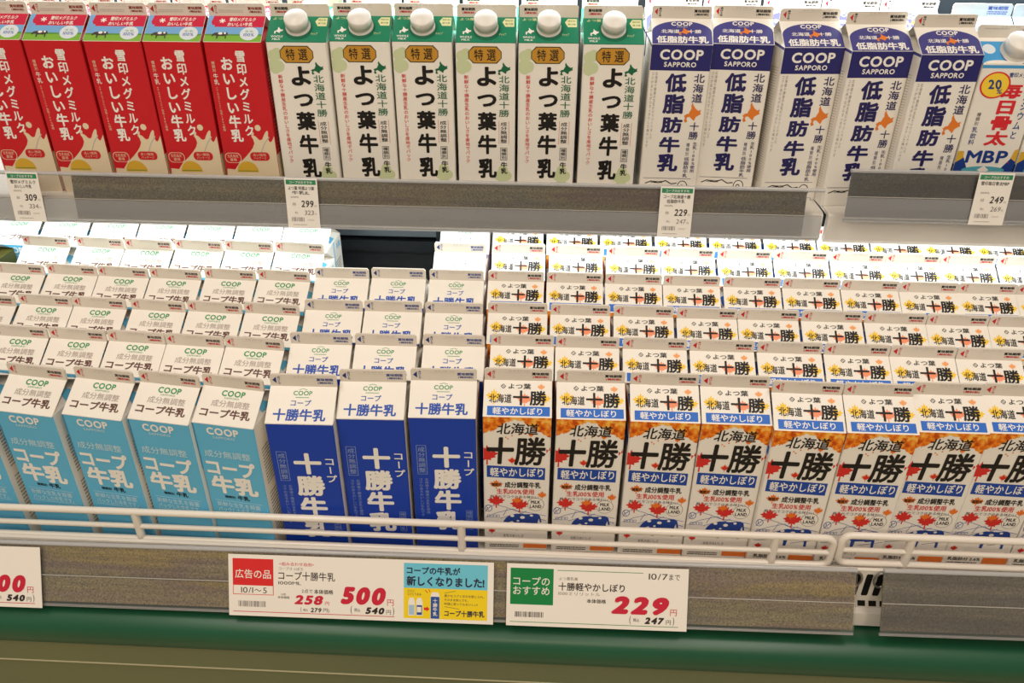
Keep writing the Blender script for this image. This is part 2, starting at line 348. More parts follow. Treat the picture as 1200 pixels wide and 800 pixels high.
    F.line([(w * .03, 146), (w * .4, 143)], .5, ob, 3); F.line([(w * .6, 148), (w * .97, 142)], .5, ob, 3)
    F.shape(MAPLE, w * .06, 149, w * .18, 158, red, 3); F.text('生乳のおいしさ', w * .3, 158, w * .62, 162, BLACK, 3)
    F.rect(w * .62, 165, w - .3, 178, orr, 2); F.text('乳脂肪分 2.6%', w * .08, 166, w * .58, 171, BLACK, 3, .02); F.scribble(w * .08, 172.5, w * .55, 178, BLACK, 2)
    # roof
    G.shape(MAPLE, w * .03, GS * .24, w * .27, GS * .66, yel, 1); G.shape(MAPLE, w * .48, GS * .34, w * .72, GS * .7, pch, 1); G.shape(MAPLE, w * .78, GS * .32, w * .99, GS * .68, yel, 1); G.shape(MAPLE, w * .78, GS * .08, w * .9, GS * .28, mat('maple_apricot_ink', (244, 166, 98)), 2)
    G.line([(w * .25, GS * .17), (w * .285, GS * .11), (w * .32, GS * .17), (w * .285, GS * .23), (w * .25, GS * .17)], .6, BLACK, 3); G.line([(w * .267, GS * .14), (w * .303, GS * .2)], .5, BLACK, 3)
    G.text('よつ葉', w * .36, GS * .09, w * .69, GS * .24, BLACK, 3, .02)
    G.text('北海道', w * .08, GS * .38, w * .41, GS * .62, BLACK, 4, .02); G.text('十勝', w * .43, GS * .28, w * .92, GS * .68, BLACK, 4, .028)
    G.rect(w * .06, GS * .71, w * .97, GS * .96, bl, 2); G.text('軽やかしぼり', w * .14, GS * .74, w * .86, GS * .93, WHITE_INK, 3, .018)
    date_print(T, w, BLACK, REDINK, False, REDINK)
    for Pl, sd in ((R_, 11), (Lf, 15)):
        Pl.poly([(.5, .2), (D - .5, .2), (D - .5, 16), (D * .7, 12), (D * .4, 15), (.5, 17)], aut, 1); Pl.rect(4, 24, 64, 34, bl, 1); side_print(Pl, sd, GREY)
    for sx in (1, -1):
        V = [(sx * (w / 2 - 1), -12, HB + 1.2), (sx * (w / 2 - 1), 12, HB + 1.2), (sx * (w / 2 - 8), 9, HB + 6.6), (sx * (w / 2 - 8), -9, HB + 6.6)]
        g.face(V if sx > 0 else V[::-1], bl)
    done('leaf', w, body, g, sl)
def k_red():
    w = 65.5; red = mat('crimson_ink', (206, 30, 40), .38, .4); crm = mat('cream_ink', (232, 214, 180)); pink = mat('magenta_red_ink', (206, 26, 66)); sky = mat('picture_sky_ink', (120, 176, 226)); grass = mat('picture_grass_ink', (128, 184, 62)); gold = mat('gold_ink', (222, 176, 56)); field = mat('picture_field_ink', (92, 150, 60))
    body, g, sl, F, G, T, R_, Lf = carton_shell(w, HB, red, red, PAPER, red, PAPERG); F.ky = 1.04
    F.vtext('雪印メグミルク', w * .52, 8, w * .70, 104, WHITE_INK, 3, .026, -w * .05)
    F.vtext('おいしい牛乳', w * .24, 15, w * .46, 111, WHITE_INK, 3, .035, -w * .03)
    F.vtext('種類別', w * .08, 20, w * .14, 32, crm, 3); F.vtext('牛乳', w * .075, 33, w * .165, 46, WHITE_INK, 3, .01); F.vtext('ナチュラルフレッシュ', w * .085, 48, w * .125, 72, crm, 3); F.vtext('生乳100%使用', w * .085, 73, w * .135, 98, crm, 3)
    F.shape(SPLASH, w * .02, 98, w - .3, 150, crm, 1); F.rect(w * .02, 148, w - .3, 178, crm, 1)
    F.ell(w * .72, 93.5, 3.6, 3.6, crm, 2, 14); F.ell(w * .60, 100, 2.2, 2.2, crm, 2, 12)
    F.line([(w * .9, 104), (w * .8, 112), (w * .72, 122), (w * .6, 131)], 1.2, PALEGREY, 2)
    F.poly([(w * .02, 130), (w * .3, 124), (w * .34, 130), (w * .18, 143), (w * .02, 142)], red, 2)
    F.rrect(w * .03, 123, w * .33, 135, 5, crm, 3); F.rrect(w * .04, 123.6, w * .32, 134.4, 4.8, red, 4); F.text('生乳指定', w * .08, 125, w * .28, 128.6, crm, 5); F.text('農場', w * .12, 129.4, w * .24, 133, crm, 5)
    F.rrect(w * .5, 122, w * .86, 132, 4.5, red, 3); F.text('あい情熱', w * .56, 123.5, w * .8, 126.8, crm, 5); F.text('パッケージ', w * .56, 127.4, w * .8, 130.6, crm, 5)
    F.ell(w * .42, 146, 13, 13, gold, 3, 20, 180, 360); F.line([(w * .24, 144.5), (w * .6, 144.5)], .8, field, 4)
    G.rect(.3, 0, w - .3, GS * .43, pink, 1); G.rect(.3, GS * .36, w * .14, GS * .43, sky, 1); G.rect(.3, GS * .43, w - .3, GS * .72, sky, 1); G.rect(.3, GS * .72, w - .3, GS * .985, grass, 1); G.rect(.3, GS * .70, w - .3, GS * .76, field, 1)
    G.poly([(.3, 0), (w * .1, 0), (w * .07, GS * .25), (w * .12, GS * .43), (.3, GS * .43)], sky, 2)
    for a in range(3):
        c_, s_ = math.cos(a * math.pi / 3 + .2) * 3.6, math.sin(a * math.pi / 3 + .2) * 3.6; G.line([(w * .26 - c_, GS * .2 - s_), (w * .26 + c_, GS * .2 + s_)], 1.3, WHITE_INK, 3)
    G.text('雪印メグミルク', w * .38, GS * .07, w * .84, GS * .22, WHITE_INK, 3, .03, .15); G.text('おいしい牛乳', w * .36, GS * .26, w * .8, GS * .40, WHITE_INK, 3, .03, .15)
    G.shape(COW, w * .12, GS * .56, w * .42, GS * .88, mat('picture_cow_ink', (70, 60, 54)), 3); G.ell(w * .27, GS * .68, 2.6, 1.8, WHITE_INK, 4, 10); G.ell(w * .35, GS * .67, 1.4, 1.4, WHITE_INK, 4, 10)
    G.ell(w * .77, GS * .68, w * .16, GS * .25, mat('pale_sky_ink', (222, 232, 240)), 3); G.text('生乳', w * .69, GS * .56, w * .85, GS * .64, field, 4); G.text('100%', w * .68, GS * .67, w * .86, GS * .78, mat('bright_blue_ink', (38, 82, 178)), 4, .01)
    dr = mat('dull_red_ink', (150, 60, 50)); date_print(T, w, dr, dr, False, mat('brick_red_ink', (176, 40, 40)))
    T.scribble(w * .18, 7.6, w * .62, 12, PALEGREY, 2, 2)
    side_print(R_, 21, mat('side_pink_ink', (226, 150, 140))); side_print(Lf, 22, mat('side_pink_ink', (226, 150, 140)))
    R_.rect(.5, 130, D - .5, HB - 1, crm, 1); Lf.rect(.5, 130, D - .5, HB - 1, crm, 1)
    done('red', w, body, g, sl)
CAPW = mat('cap_plastic', (238, 234, 226), .35, .45)
def cap_mesh(w, h, cx, fr, sc=1):
    c = MB(); b = D / 2; t = 1.1
    V = Vector((0, -(b - t), -HG)).normalized(); U = Vector((1, 0, 0)); N = V.cross(U).normalized()
    o = Vector((cx - w / 2, -t, h + HG)) + V * (GS * fr)
    prof = [(13.4, 0), (13.4, 1.6), (11.8, 1.8), (11.8, 4.4), (12.6, 4.6), (12.4, 13.2), (11.4, 14.6), (0.01, 14.8)]
    n = 40; R_ = []
    for j, (r, z) in enumerate(prof):
        r *= sc; z *= sc
        R_.append([o + N * z + (U * math.cos(2 * math.pi * k / n) + V * math.sin(2 * math.pi * k / n)) * (r + (.18 * (k % 2) if j in (4, 5) else 0)) for k in range(n)])
    c.mesh([q for r in R_ for q in r], [(j * n + k, j * n + (k + 1) % n, (j + 1) * n + (k + 1) % n, (j + 1) * n + k) for j in range(len(prof) - 1) for k in range(n)], CAPW, True)
    return c.build('screw_cap')
def k_green():
    w = 68.5; grn = mat('emerald_ink', (20, 132, 96)); dg = mat('forest_green_ink', (24, 104, 66)); gold = mat('plaque_gold_ink', (200, 146, 48)); dk = mat('plaque_edge_ink', (70, 58, 30)); pale = mat('clover_ink', (206, 216, 172)); py = mat('pale_yellow_ink', (232, 232, 176))
    body, g, sl, F, G, T, R_, Lf = carton_shell(w, HB, PAPER, PAPER, grn, mat('mint_ink', (150, 214, 196)), PAPERG); F.ky = 1.04
    for x, y in ((.04, 14), (.17, 12), (.1, 23), (.04, 27), (.17, 25)): F.ell(max(w * x, 7), y, 6.4, 6.4, pale, 1, 16)
    hexa = lambda a: [(w * .3 - a, 4 - a), (w * .68 + a, 4 - a), (w * .76 + a, 9), (w * .76 + a, 16), (w * .68 + a, 21 + a), (w * .3 - a, 21 + a), (w * .22 - a, 16), (w * .22 - a, 9)]
    F.poly(hexa(.6), dk, 2); F.poly(hexa(-.4), gold, 3); F.text('特', w * .31, 6.5, w * .46, 18.5, BLACK, 4, .012); F.text('選', w * .52, 6.5, w * .67, 18.5, BLACK, 4, .012)
    for ch, y0, y1 in (('よ', 25, 46), ('つ', 55, 69), ('葉', 75, 96), ('牛', 101, 124), ('乳', 129, 153)): F.text(ch, w * .35, y0, w * .68, y1, BLACK, 3, .04)
    F.shape(ISLAND, w * .69, 20, w * .92, 34, dg, 3)
    F.vtext('北海道十勝', w * .72, 34, w * .9, 81, dg, 3, .012)
    F.vtext('成分無調整', w * .745, 86, w * .865, 111, BLACK, 3, .01)
    for x in (.72, .89): F.rect(w * x, 85, w * x + .4, 112, mat('maple_red_ink', (214, 44, 36)), 2)
    F.frame(w * .745, 116, w * .865, 131, .5, BLACK, 2); F.vtext('種類別', w * .76, 117, w * .85, 130, BLACK, 3, .01); F.vtext('牛乳', w * .75, 133, w * .87, 148, BLACK, 3, .03)
    F.vtext('新鮮な十勝産生乳のおいしさを産地でパック', w * .13, 34, w * .21, 135, mat('maple_red_ink', (214, 44, 36)), 3, .012)
    for x, y in ((.72, 150), (.86, 150), (.79, 143), (.79, 157)): F.ell(w * x, y, 6, 6, pale, 1, 14)
    G.rect(.2, GS * .97, w - .2, GS * .995, mat('emerald_edge_ink', (14, 104, 76)), 1)
    G.text('よつ葉', w * .06, GS * .05, w * .3, GS * .15, py, 2, .01); G.shape(ISLAND, w * .1, GS * .42, w * .26, GS * .68, WHITE_INK, 2); G.text('WHOLE', w * .07, GS * .74, w * .27, GS * .82, WHITE_INK, 2, .02); G.text('MILK', w * .1, GS * .85, w * .24, GS * .92, WHITE_INK, 2, .02)
    G.ell(w * .51, GS * .52, 15.5, 15.5, mat('emerald_edge_ink', (14, 104, 76)), 1, 28)
    G.poly([(w * .77, GS * .2), (w * .82, GS * .06), (w * .97, GS * .06), (w * .97, GS * .38), (w * .82, GS * .38)], py, 2); G.text('開封前', w * .82, GS * .11, w * .95, GS * .18, dg, 3); G.text('要冷蔵', w * .82, GS * .24, w * .95, GS * .31, dg, 3)
    G.text('キャップ', w * .72, GS * .62, w * .84, GS * .72, py, 2, .01, .5)
    date_print(T, w, BLACK, REDINK, True)
    r = random.Random(3)
    for Pl in (R_, Lf):
        for k in range(60): Pl.line([(8, 10 + k * 2.6), (60, 4 + k * 2.6)], .7, mat('side_text_ink', (120, 118, 110)), 1)
    done('green', w, body, g, sl, [('screw_cap', cap_mesh(w, HB, w * .50, .42, 1.06))])
def k_purple():
    w = 69; pur = mat('indigo_ink', (42, 40, 108), .4, .4); arch = mat('violet_ink', (72, 70, 138), .42, .35); orr = mat('island_orange_ink', (232, 128, 44)); nv = mat('indigo_text_ink', (38, 34, 92))
    body, g, sl, F, G, T, R_, Lf = carton_shell(w, HB, PAPER, PAPER, PAPER, PAPER, PAPERG); F.ky = 1.04
    F.rect(.3, 0, w - .3, 27.5, pur, 1)
    F.text('COOP', w * .15, 5, w * .86, 16, WHITE_INK, 3, .035); F.text('SAPPORO', w * .23, 18.2, w * .76, 23.6, WHITE_INK, 3, .03)
    for ch, y0, y1 in (('低', 30.5, 51), ('脂', 53, 75), ('肪', 78.5, 97), ('牛', 101.5, 120), ('乳', 121.5, 143)): F.text(ch, w * .28, y0, w * .64, y1, nv, 3, .042)
    F.vtext('北海道', w * .75, 30, w * .93, 63, nv, 3, .02); F.shape(ISLAND, w * .64, 62, w * .94, 85, orr, 2); F.vtext('十勝', w * .77, 84, w * .93, 105, nv, 3, .02)
    F.vtext('生乳100%使用', w * .86, 107, w * .94, 144, nv, 3, .01); F.vtext('種類別', w * .75, 108, w * .81, 124, nv, 3); F.vtext('低脂肪牛乳', w * .74, 125, w * .83, 150, nv, 3, .015)
    F.vtext('北海道十勝産の生乳だけでつくりました', w * .10, 29, w * .145, 105, GREY, 3); F.vtext('コクがありながらすっきりした味わいです', w * .04, 29, w * .085, 115, GREY, 3)
    F.rect(w * .06, 151, w * .9, 151.5, nv, 2)
    r = random.Random(8); ln = [(.1, 158), (.2, 155), (.34, 157), (.46, 154), (.56, 158), (.66, 157)]
    F.line([(x * w, y) for x, y in ln], 1.2, BLACK, 2); F.scribble(w * .2, 154.5, w * .4, 157.5, BLACK, 2)
    F.ell(w * .76, 161, 6.4, 7.4, BLACK, 2, 18); F.ell(w * .76, 161, 5.4, 6.4, PAPER, 3, 18); F.ell(w * .75, 161.5, 2.6, 3, BLACK, 4, 12); F.ell(w * .75, 161.5, 1.5, 1.8, PAPER, 5, 10); F.line([(w * .66, 166), (w * .8, 169), (w * .86, 163)], 1, BLACK, 4)
    F.rrect(w * .56, 170, w * .93, 179, 1.5, GREY, 2); F.rrect(w * .57, 170.6, w * .92, 178.4, 1.2, PAPER, 3); F.text('リサイクル', w * .62, 172.6, w * .87, 176.4, GREY, 4)
    pts = [(w * .01, GS * .985), (w * .01, GS * .52)] + [(w * .5 - w * .49 * math.cos(math.radians(a)), GS * .52 - GS * .42 * math.sin(math.radians(a))) for a in range(8, 173, 8)] + [(w * .99, GS * .52), (w * .99, GS * .985)]
    G.poly(pts, arch, 1)
    G.text('COOP', w * .33, GS * .14, w * .68, GS * .29, WHITE_INK, 3, .035); G.text('SAPPORO', w * .42, GS * .31, w * .6, GS * .345, WHITE_INK, 3)
    G.shape(ISLAND, w * .43, GS * .36, w * .66, GS * .64, orr, 2); G.text('北海道', w * .16, GS * .43, w * .46, GS * .57, WHITE_INK, 3, .02); G.text('十勝', w * .6, GS * .43, w * .82, GS * .57, WHITE_INK, 3, .02)
    G.text('低脂肪牛乳', w * .08, GS * .68, w * .93, GS * .95, WHITE_INK, 3, .035)
    date_print(T, w, BLACK, BLACK)
    T.poly([(w * .05, 7.5), (w * .1, 3), (w * .1, 12)], REDINK, 2); T.vtext('あけくち', w * .115, 2, w * .17, 14, BLACK, 2, .03)
    for Pl in (R_, Lf):
        Pl.rect(.3, 0, D - .3, 3, arch, 1)
        for k in range(46): Pl.line([(10, 30 + k * 3), (58, 24 + k * 3)], .7, PALEGREY, 1)
    done('purple', w, body, g, sl)
def k_bone():
    w = 69; h = 169; lb = mat('cyan_ink', (70, 160, 220)); nv = mat('deep_blue_ink', (24, 60, 136)); red = mat('scarlet_ink', (222, 40, 50)); yel = mat('badge_yellow_ink', (250, 212, 60)); gold = mat('gold_ink', (222, 176, 56)); teal = mat('teal_ink', (86, 170, 186))
    body, g, sl, F, G, T, R_, Lf = carton_shell(w, h, PAPER, PAPER, lb, lb, PAPERG); F.ky = .86
    F.ell(w * .5, -2, w * .47, 12, PAPER, 1, 24, 0, 180); F.rect(.3, 0, w - .3, 4, lb, 1)
    F.text('雪印メグミルク', w * .46, 9, w * .95, 15, nv, 3, .02)
    F.vtext('毎日骨太', w * .38, 22, w * .74, 105, red, 3, .04); F.vtext('カルシウムと', w * .8, 20, w * .92, 96, nv, 3, .02, -3)
    F.ell(w * .28, 25, 16.5, 17, red, 4, 28); F.ell(w * .28, 25, 14.6, 15.2, yel, 5, 28); F.text('20', w * .16, 18, w * .38, 30, nv, 6, .03, -.2); F.text('%', w * .33, 30, w * .42, 36, nv, 6, .02)
    F.vtext('種類別', w * .13, 60, w * .2, 78, BLACK, 3); F.vtext('乳飲料', w * .12, 79, w * .22, 104, nv, 3, .01)
    F.text('MBP', w * .16, 111, w * .84, 128, nv, 3, .03); F.ell(w * .88, 127, .9, .9, red, 3, 8)
    F.ell(w * .5, 138, w * .36, 5.4, teal, 2); F.poly([(w * .4, 138), (w * .5, 132), (w * .6, 138), (w * .5, 142)], PAPER, 3)
    F.poly([(.3, 112), (w * .12, 120), (w * .3, 148), (.3, 150)], nv, 1); F.poly([(w - .3, 112), (w * .9, 122), (w * .68, 148), (w - .3, 150)], nv, 1)
    F.poly([(.3, 112), (w * .1, 112), (w * .12, 121), (.3, 128)], gold, 2); F.poly([(w - .3, 108), (w * .93, 110), (w * .9, 121), (w - .3, 126)], gold, 2); F.rect(.3, 146, w - .3, h - 1, nv, 1)
    G.rect(.2, 0, w - .2, GS * .14, PAPER, 1); G.ell(w * .16, GS * .42, 7, 7, mat('pale_sky_ink', (222, 232, 240)), 2); G.ell(w * .55, GS * .6, 15.5, 15.5, nv, 1, 28); G.ell(w * .55, GS * .6, 14.4, 14.4, PAPER, 2, 28)
    G.ell(w * .26, GS * 1.0, 18, 7, PAPER, 2, 20, 180, 360)
    T.scribble(w * .1, 3, w * .5, 6, PALEGREY, 1); date_print(T, w, PALEGREY, PALEGREY)
    side_print(R_, 31, GREY); side_print(Lf, 32, GREY); Lf.rect(.5, 112, D - .5, 150, nv, 2)
    done('bone', w, body, g, sl, [('screw_cap', cap_mesh(w, h, w * .55, .5, 1.15))], h)
def k_pale():
    w = 69; lb = mat('ice_blue_ink', (168, 214, 236)); bl = mat('bright_blue_ink', (38, 82, 178))
    body, g, sl, F, G, T, R_, Lf = carton_shell(w, HB, lb, PAPER, lb, PAPER, PAPERG)
    F.text('牛乳', w * .2, 20, w * .8, 50, bl, 3, .03); G.text('牛乳', w * .3, GS * .4, w * .7, GS * .8, bl, 3, .02)
    T.text('賞味期限', w * .58, 3, w * .92, 8, bl, 2, .02); T.scribble(w * .58, 9, w * .92, 14, bl, 2, 1)
    done('pale', w, body, g, sl)
def k_olive():
    w = 66; ol = mat('olive_ink', (84, 80, 22)); body, g, sl, F, G, T, R_, Lf = carton_shell(w, HB, ol, ol, ol, ol, PAPERG)
    F.rect(8, 60, 58, 110, mat('gold_ink', (222, 176, 56)), 1); done('olive', w, body, g, sl)
for fn in (k_blue, k_navy, k_leaf, k_red, k_green, k_purple, k_bone, k_pale, k_olive): fn()

# ---------------------------------------------------------------- object helpers
def tag(o, label, cat, group=None):
    o['label'] = label; o['category'] = cat
    if group: o['group'] = group
    return o
def obj(name, me, parent=None, loc=None):
    o = bpy.data.objects.new(name, me.build(name) if isinstance(me, MB) else me); C.objects.link(o)
    if parent: o.parent = parent
    if loc is not None: o.location = loc
    return o
def thing(name, label, cat, loc=(0, 0, 0), group=None):
    o = bpy.data.objects.new(name, None); o.empty_display_size = .02; C.objects.link(o); o.location = loc
    return tag(o, label, cat, group)
def struct(name, mb):
    o = obj(name, mb); o.location = (0, 0, H); o['kind'] = 'structure'; return o
ORIGIN = Vector((0, 0, H))

# ---------------------------------------------------------------- setting
fl = MB(); FLOOR = noise_mat('shop_floor_vinyl', [(.3, (176, 162, 128)), (.7, (196, 184, 150))], 3, rough=.4)
fl.box(-3000, 3000, -4000, 1500, -1370, -1350, FLOOR); struct('floor', fl)
cl = MB(); cl.box(-3000, 3000, -4000, 1500, 1650, 1670, mat('ceiling_paint', (236, 232, 222), .8)); struct('ceiling', cl)
wb = MB(); wb.box(-3000, 3000, 1480, 1500, -1350, 1650, mat('wall_paint', (200, 196, 188), .8)); struct('wall_back', wb)

# ---------------------------------------------------------------- the refrigerated case
STEEL = mat('white_steel', (226, 220, 210), .35, .5)
DARK = mat('dark_case_liner', (30, 34, 38), .5, .4)
SLOT = mat('slot_black', (14, 14, 14), .7, .2)
GREEN = noise_mat('green_bumper_paint', [(.35, (24, 78, 54)), (.65, (30, 88, 60))], 2.5, (1, .3, 1), rough=.34, spec=.5)
case = thing('refrigerated_case', 'white open refrigerated milk case with green front bumper', 'display case', ORIGIN)
b = MB(); b.box(-1500, 1500, 1150, 1460, -1330, 560, DARK); obj('back_panel', b, case)
b = MB(); b.box(-1500, 1500, 1128, 1149.5, -500, -488, mat('grey_rail_metal', (120, 130, 138), .35, .5, .6)); b.box(-1500, 1500, 1138, 1149.5, -530, -512, DARK); obj('back_rail', b, case)
for X in (-560, -150, 330, 760):
    b = MB(); b.box(X - 14, X + 14, 1126, 1149.5, -600, 500, mat('upright_metal', (36, 40, 44), .45, .4)); obj('shelf_upright', b, case)
ZF = [-666, -667, -665.5, -659.5, -654.5, -650]
def deck(x0, x1, edge, z0=-667):
    b = MB()
    for i in range(6): b.box(x0, x1, edge[i], edge[i + 1], -700, z0 if i == 0 else ZF[i], STEEL)
    obj('deck_panel', b, case)
deck(-1200, -285.2, (630, 721.6, 788.6, 857.7, 926.4, 998.3, 1126), -670); deck(-285, -65.2, (630, 725.4, 793.8, 864.1, 938.6, 1009, 1126), -670); deck(-65, 1200, (630, 729.8, 799.0, 869.0, 939.0, 1009.0, 1126))
b = MB(); b.box(-1200, 1200, 618, 622, -712, -634, STEEL)
for i in range(-100, 101):
    x = i * 11.5
    b.mesh([(x - 3.4, 617.8, -668), (x - 2.6, 617.8, -670), (x + 2.6, 617.8, -670), (x + 3.4, 617.8, -668), (x + 3.4, 617.8, -641), (x + 2.6, 617.8, -639), (x - 2.6, 617.8, -639), (x - 3.4, 617.8, -641)], [tuple(range(8))], SLOT)
    b.mesh([(x - 3, 617.8, -686), (x + 5, 617.8, -686), (x + 3, 617.8, -677.5), (x - 5, 617.8, -677.5)], [(0, 1, 2, 3)], SLOT)
obj('air_grille', b, case)
b = MB(); b.box(-1200, 1200, 622, 630, -712, -672, STEEL); b.prism_x([(617.7, -688), (611, -690), (609, -706), (617.7, -706)], -1200, 1200, STEEL); obj('ledge', b, case)
prof = [(617.7, -707), (594, -708)]
prof += [(593 - 22 * math.sin(math.radians(a)), -730 + 22 * math.cos(math.radians(a))) for a in range(6, 96, 6)]
prof += [(571, -742), (573, -744), (617.7, -744)]
b = MB(); b.prism_x(prof, -1200, 1200, GREEN, smooth=True); obj('bumper', b, case)
OLIVE_REFL = noise_mat('olive_reflection', [(.35, (104, 112, 80)), (.65, (116, 120, 84))], 2, (1, 1, .4), rough=.35, spec=.5)  # floor reflection in the glossy front, painted as an olive base colour
b = MB(); b.box(-1200, 1200, 574, 630, -776, -744.2, OLIVE_REFL); b.box(-1200, 1200, 573, 630, -777.2, -776, mat('reflection_line', (190, 184, 150), .3)); b.box(-1200, 1200, 575, 630, -1345, -777.2, OLIVE_REFL); obj('reflection_panel', b, case)  # panel stands in for the olive reflection; its thin pale line is painted reflection too
b = MB(); b.box(-1200, 1200, 634, 1148, -1345, -736, STEEL); obj('base_cabinet', b, case)

# ---------------------------------------------------------------- upper shelves
def upper_shelf(label, x0, x1, ztop, zlip):
    t = thing('display_shelf', label, 'shelf', ORIGIN, 'shelves of the case')
    b = MB(); b.box(x0, x1, 936, 1125, ztop - 4, ztop, STEEL); obj('shelf_board', b, t)
    b = MB()
    b.prism_x([(936, ztop), (931, ztop - .5), (928.5, ztop - 3), (927.5, ztop - 18), (926, zlip + 5), (927.5, zlip + 1), (931, zlip), (935, zlip + 2), (936, zlip + 8)], x0, x1, STEEL)
    obj('front_lip', b, t)
    b = MB(); b.prism_x([(937, ztop - 5), (937, zlip + 10), (946, zlip + 8), (952, zlip + 18), (952, ztop - 5)], x0 + 6, x1 - 6, mat('lamp_housing', (230, 232, 234), .4)); obj('lamp_housing', b, t)
    return t
upper_shelf('long white steel shelf carrying the red, green-topped and purple cartons', -1200, 329, -369, -403)
upper_shelf('white steel shelf at right beyond the joint, holding the bone-health milk', 335, 1200, -369, -406)

# ---------------------------------------------------------------- price rails
CLEAR = clear_mat('clear_plastic', 1.42, (.96, .96, .96), .1, .05)
CLEAR3 = clear_mat('clear_plastic_flap', 1.4, (.96, .97, .98), .2, .2)
CLEAR2 = clear_mat('clear_plastic_edge', 1.5, (.9, .9, .9), .15, .45)
def mottled(name, stops): return noise_mat(name, stops, 3.2, (1.3, 1, 9), rough=.6, spec=.3, detail=6, fine=560, fine_amt=.5, bands=.3)
MT_A = mottled('mottled_olive_strip', [(.28, (92, 88, 78)), (.42, (128, 122, 100)), (.52, (136, 124, 88)), (.62, (122, 96, 84)), (.76, (84, 80, 76))])
MT_B = mottled('mottled_grey_strip', [(.3, (78, 76, 70)), (.5, (98, 95, 86)), (.7, (84, 88, 88))])
MT_C = mottled('mottled_brown_strip', [(.28, (138, 128, 108)), (.42, (164, 150, 104)), (.52, (146, 124, 104)), (.62, (172, 150, 78)), (.74, (128, 120, 108))])
MT_D = mottled('mottled_dull_strip', [(.3, (92, 86, 72)), (.5, (118, 108, 86)), (.7, (106, 104, 98))])
def rail(label, pts, x0, x1, ins, insx, dz0=0, dz1=0, tubr=2.4, flap=True):
    # pts: (y, z) of the face from top to bottom; the strip stands 3 mm behind the clear cover
    t = thing('price_rail', label, 'price rail', ORIGIN, 'clear price rails')
    def sheet(mb, off, xa, xb, m, th=.6, shrink=0):
        pr = [(y + off, z) for y, z in pts]
        if shrink: pr = [(pr[0][0], pr[0][1] - shrink)] + pr[1:-1] + [(pr[-1][0], pr[-1][1] + shrink)]
        k = lambda x: dz0 + (dz1 - dz0) * (x - x0) / (x1 - x0)
        n = len(pr)
        V = []
        for x in (xa, xb):
            V += [(x, y, z + k(x)) for y, z in pr] + [(x, y + th, z + k(x)) for y, z in reversed(pr)]
        N2 = 2 * n
        mb.mesh(V, [(i, (i + 1) % N2, N2 + (i + 1) % N2, N2 + i) for i in range(N2)] + [tuple(range(N2 - 1, -1, -1)), tuple(range(N2, 2 * N2))], m)
    b = MB(); sheet(b, 0, x0, x1, CLEAR); obj('clear_cover', b, t)
    b = MB()
    pl = pts; pts = [(pl[1][0] - .9, pl[1][1] - 1), ((pl[1][0] + pl[2][0]) / 2 - 1.6, (pl[1][1] + pl[2][1]) / 2), (pl[2][0] - .9, pl[2][1] + 1)]; sheet(b, 0, x0, x1, CLEAR3)
    if flap: obj('lower_flap', b, t)
    pts = pl
    b = MB(); sheet(b, 4, insx[0], insx[1], ins, .8, 2); obj('backing_strip', b, t)
    b = MB()
    k0, k1 = dz0, dz1
    (yt, zt), (yb, zb) = pts[0], pts[-1]
    b.tube([(x0, yt + 1.2, zt + k0 - tubr * .5), (x1, yt + 1.2, zt + k1 - tubr * .5)], tubr, CLEAR2)
    obj('top_edge', b, t)
    b = MB(); b.tube([(x0, yb + 1.6, zb + k0 - .8), (x1, yb + 1.6, zb + k1 - .8)], 1.5, CLEAR2); obj('bottom_edge', b, t)
    ym, zm = pts[1]
    b = MB(); b.tube([(x0, ym - .3, zm + k0), (x1, ym - .3, zm + k1)], .55, mat('pale_plastic_line', (170, 166, 158), .3)); obj('crease', b, t)
    return t
UP = [(920, -336), (914, -366), (910, -394)]
rail('long clear price rail with mottled grey strip under the upper shelf cartons', UP, -1000, 322, MT_A, (-574, 303))
UR = [(918, -311), (913, -341), (909, -368)]
rail('short clear price rail with dark strip at upper right', UR, 346, 1000, MT_B, (348, 1000))
LP = [(612, -636), (597, -667), (583, -698)]
rail('long clear price rail with mottled brown strip below the wire fence', LP, -1000, 328, MT_C, (-1000, 328), -3, 8, flap=False)
rail('short clear price rail with dull strip at lower right', LP, 354.5, 1000, MT_D, (355.5, 1000), 9, 16, flap=False)
# curled brackets at the gap between the two lower rails
for x in (329, 355):
    b = MB(); pts = [(x, 634 + 0 * k, -664) for k in ()]
    b.tube([(x + 6.5 * math.cos(math.radians(a)), 614, -643 + 10 * math.sin(math.radians(a))) for a in range(0, 360, 15)], 1.3, mat('bracket_steel', (150, 148, 144), .3, .5, .8), True)
    o = obj('rail_bracket', b); o.location = ORIGIN
    tag(o, 'curled steel bracket at the %s side of the lower rail gap' % ('left' if x < 340 else 'right'), 'bracket', 'rail brackets')

# ---------------------------------------------------------------- price cards
CARD = mat('card_paper', (244, 238, 228), .5, .3); CRED = mat('card_red', (222, 44, 44)); PRED = mat('price_red_ink', (206, 36, 62)); CGRN = mat('card_green', (18, 132, 66)); CDK = mat('card_text_ink', (52, 44, 42))
def card_base(label, pts, frac0, x0, w, h, dz, group, slope=0, k=1):
    (ya, za), (yb, zb) = pts[0], pts[-1]
    V = Vector((0, yb - ya, zb - za)).normalized()
    t = thing('price_card', label, 'price card', ORIGIN, group); mb = MB()
    o = Vector((x0, ya + .2, za + dz)) + V * frac0
    U = Vector((1, 0, slope)).normalized(); V = (V - U * V.dot(U)).normalized(); N = V.cross(U)
    Pl = Plane(mb, o, U, V, w); Pl.k = k; back = -N * .5; w *= k; h *= k
    c = [o, o + U * w, o + U * w + V * h, o + V * h]
    mb.face(c[::-1], CARD); mb.face([q + back for q in c], CARD)
    for i in range(4): mb.face([c[i], c[(i + 1) % 4], c[(i + 1) % 4] + back, c[i] + back], CARD)
    return t, mb, Pl
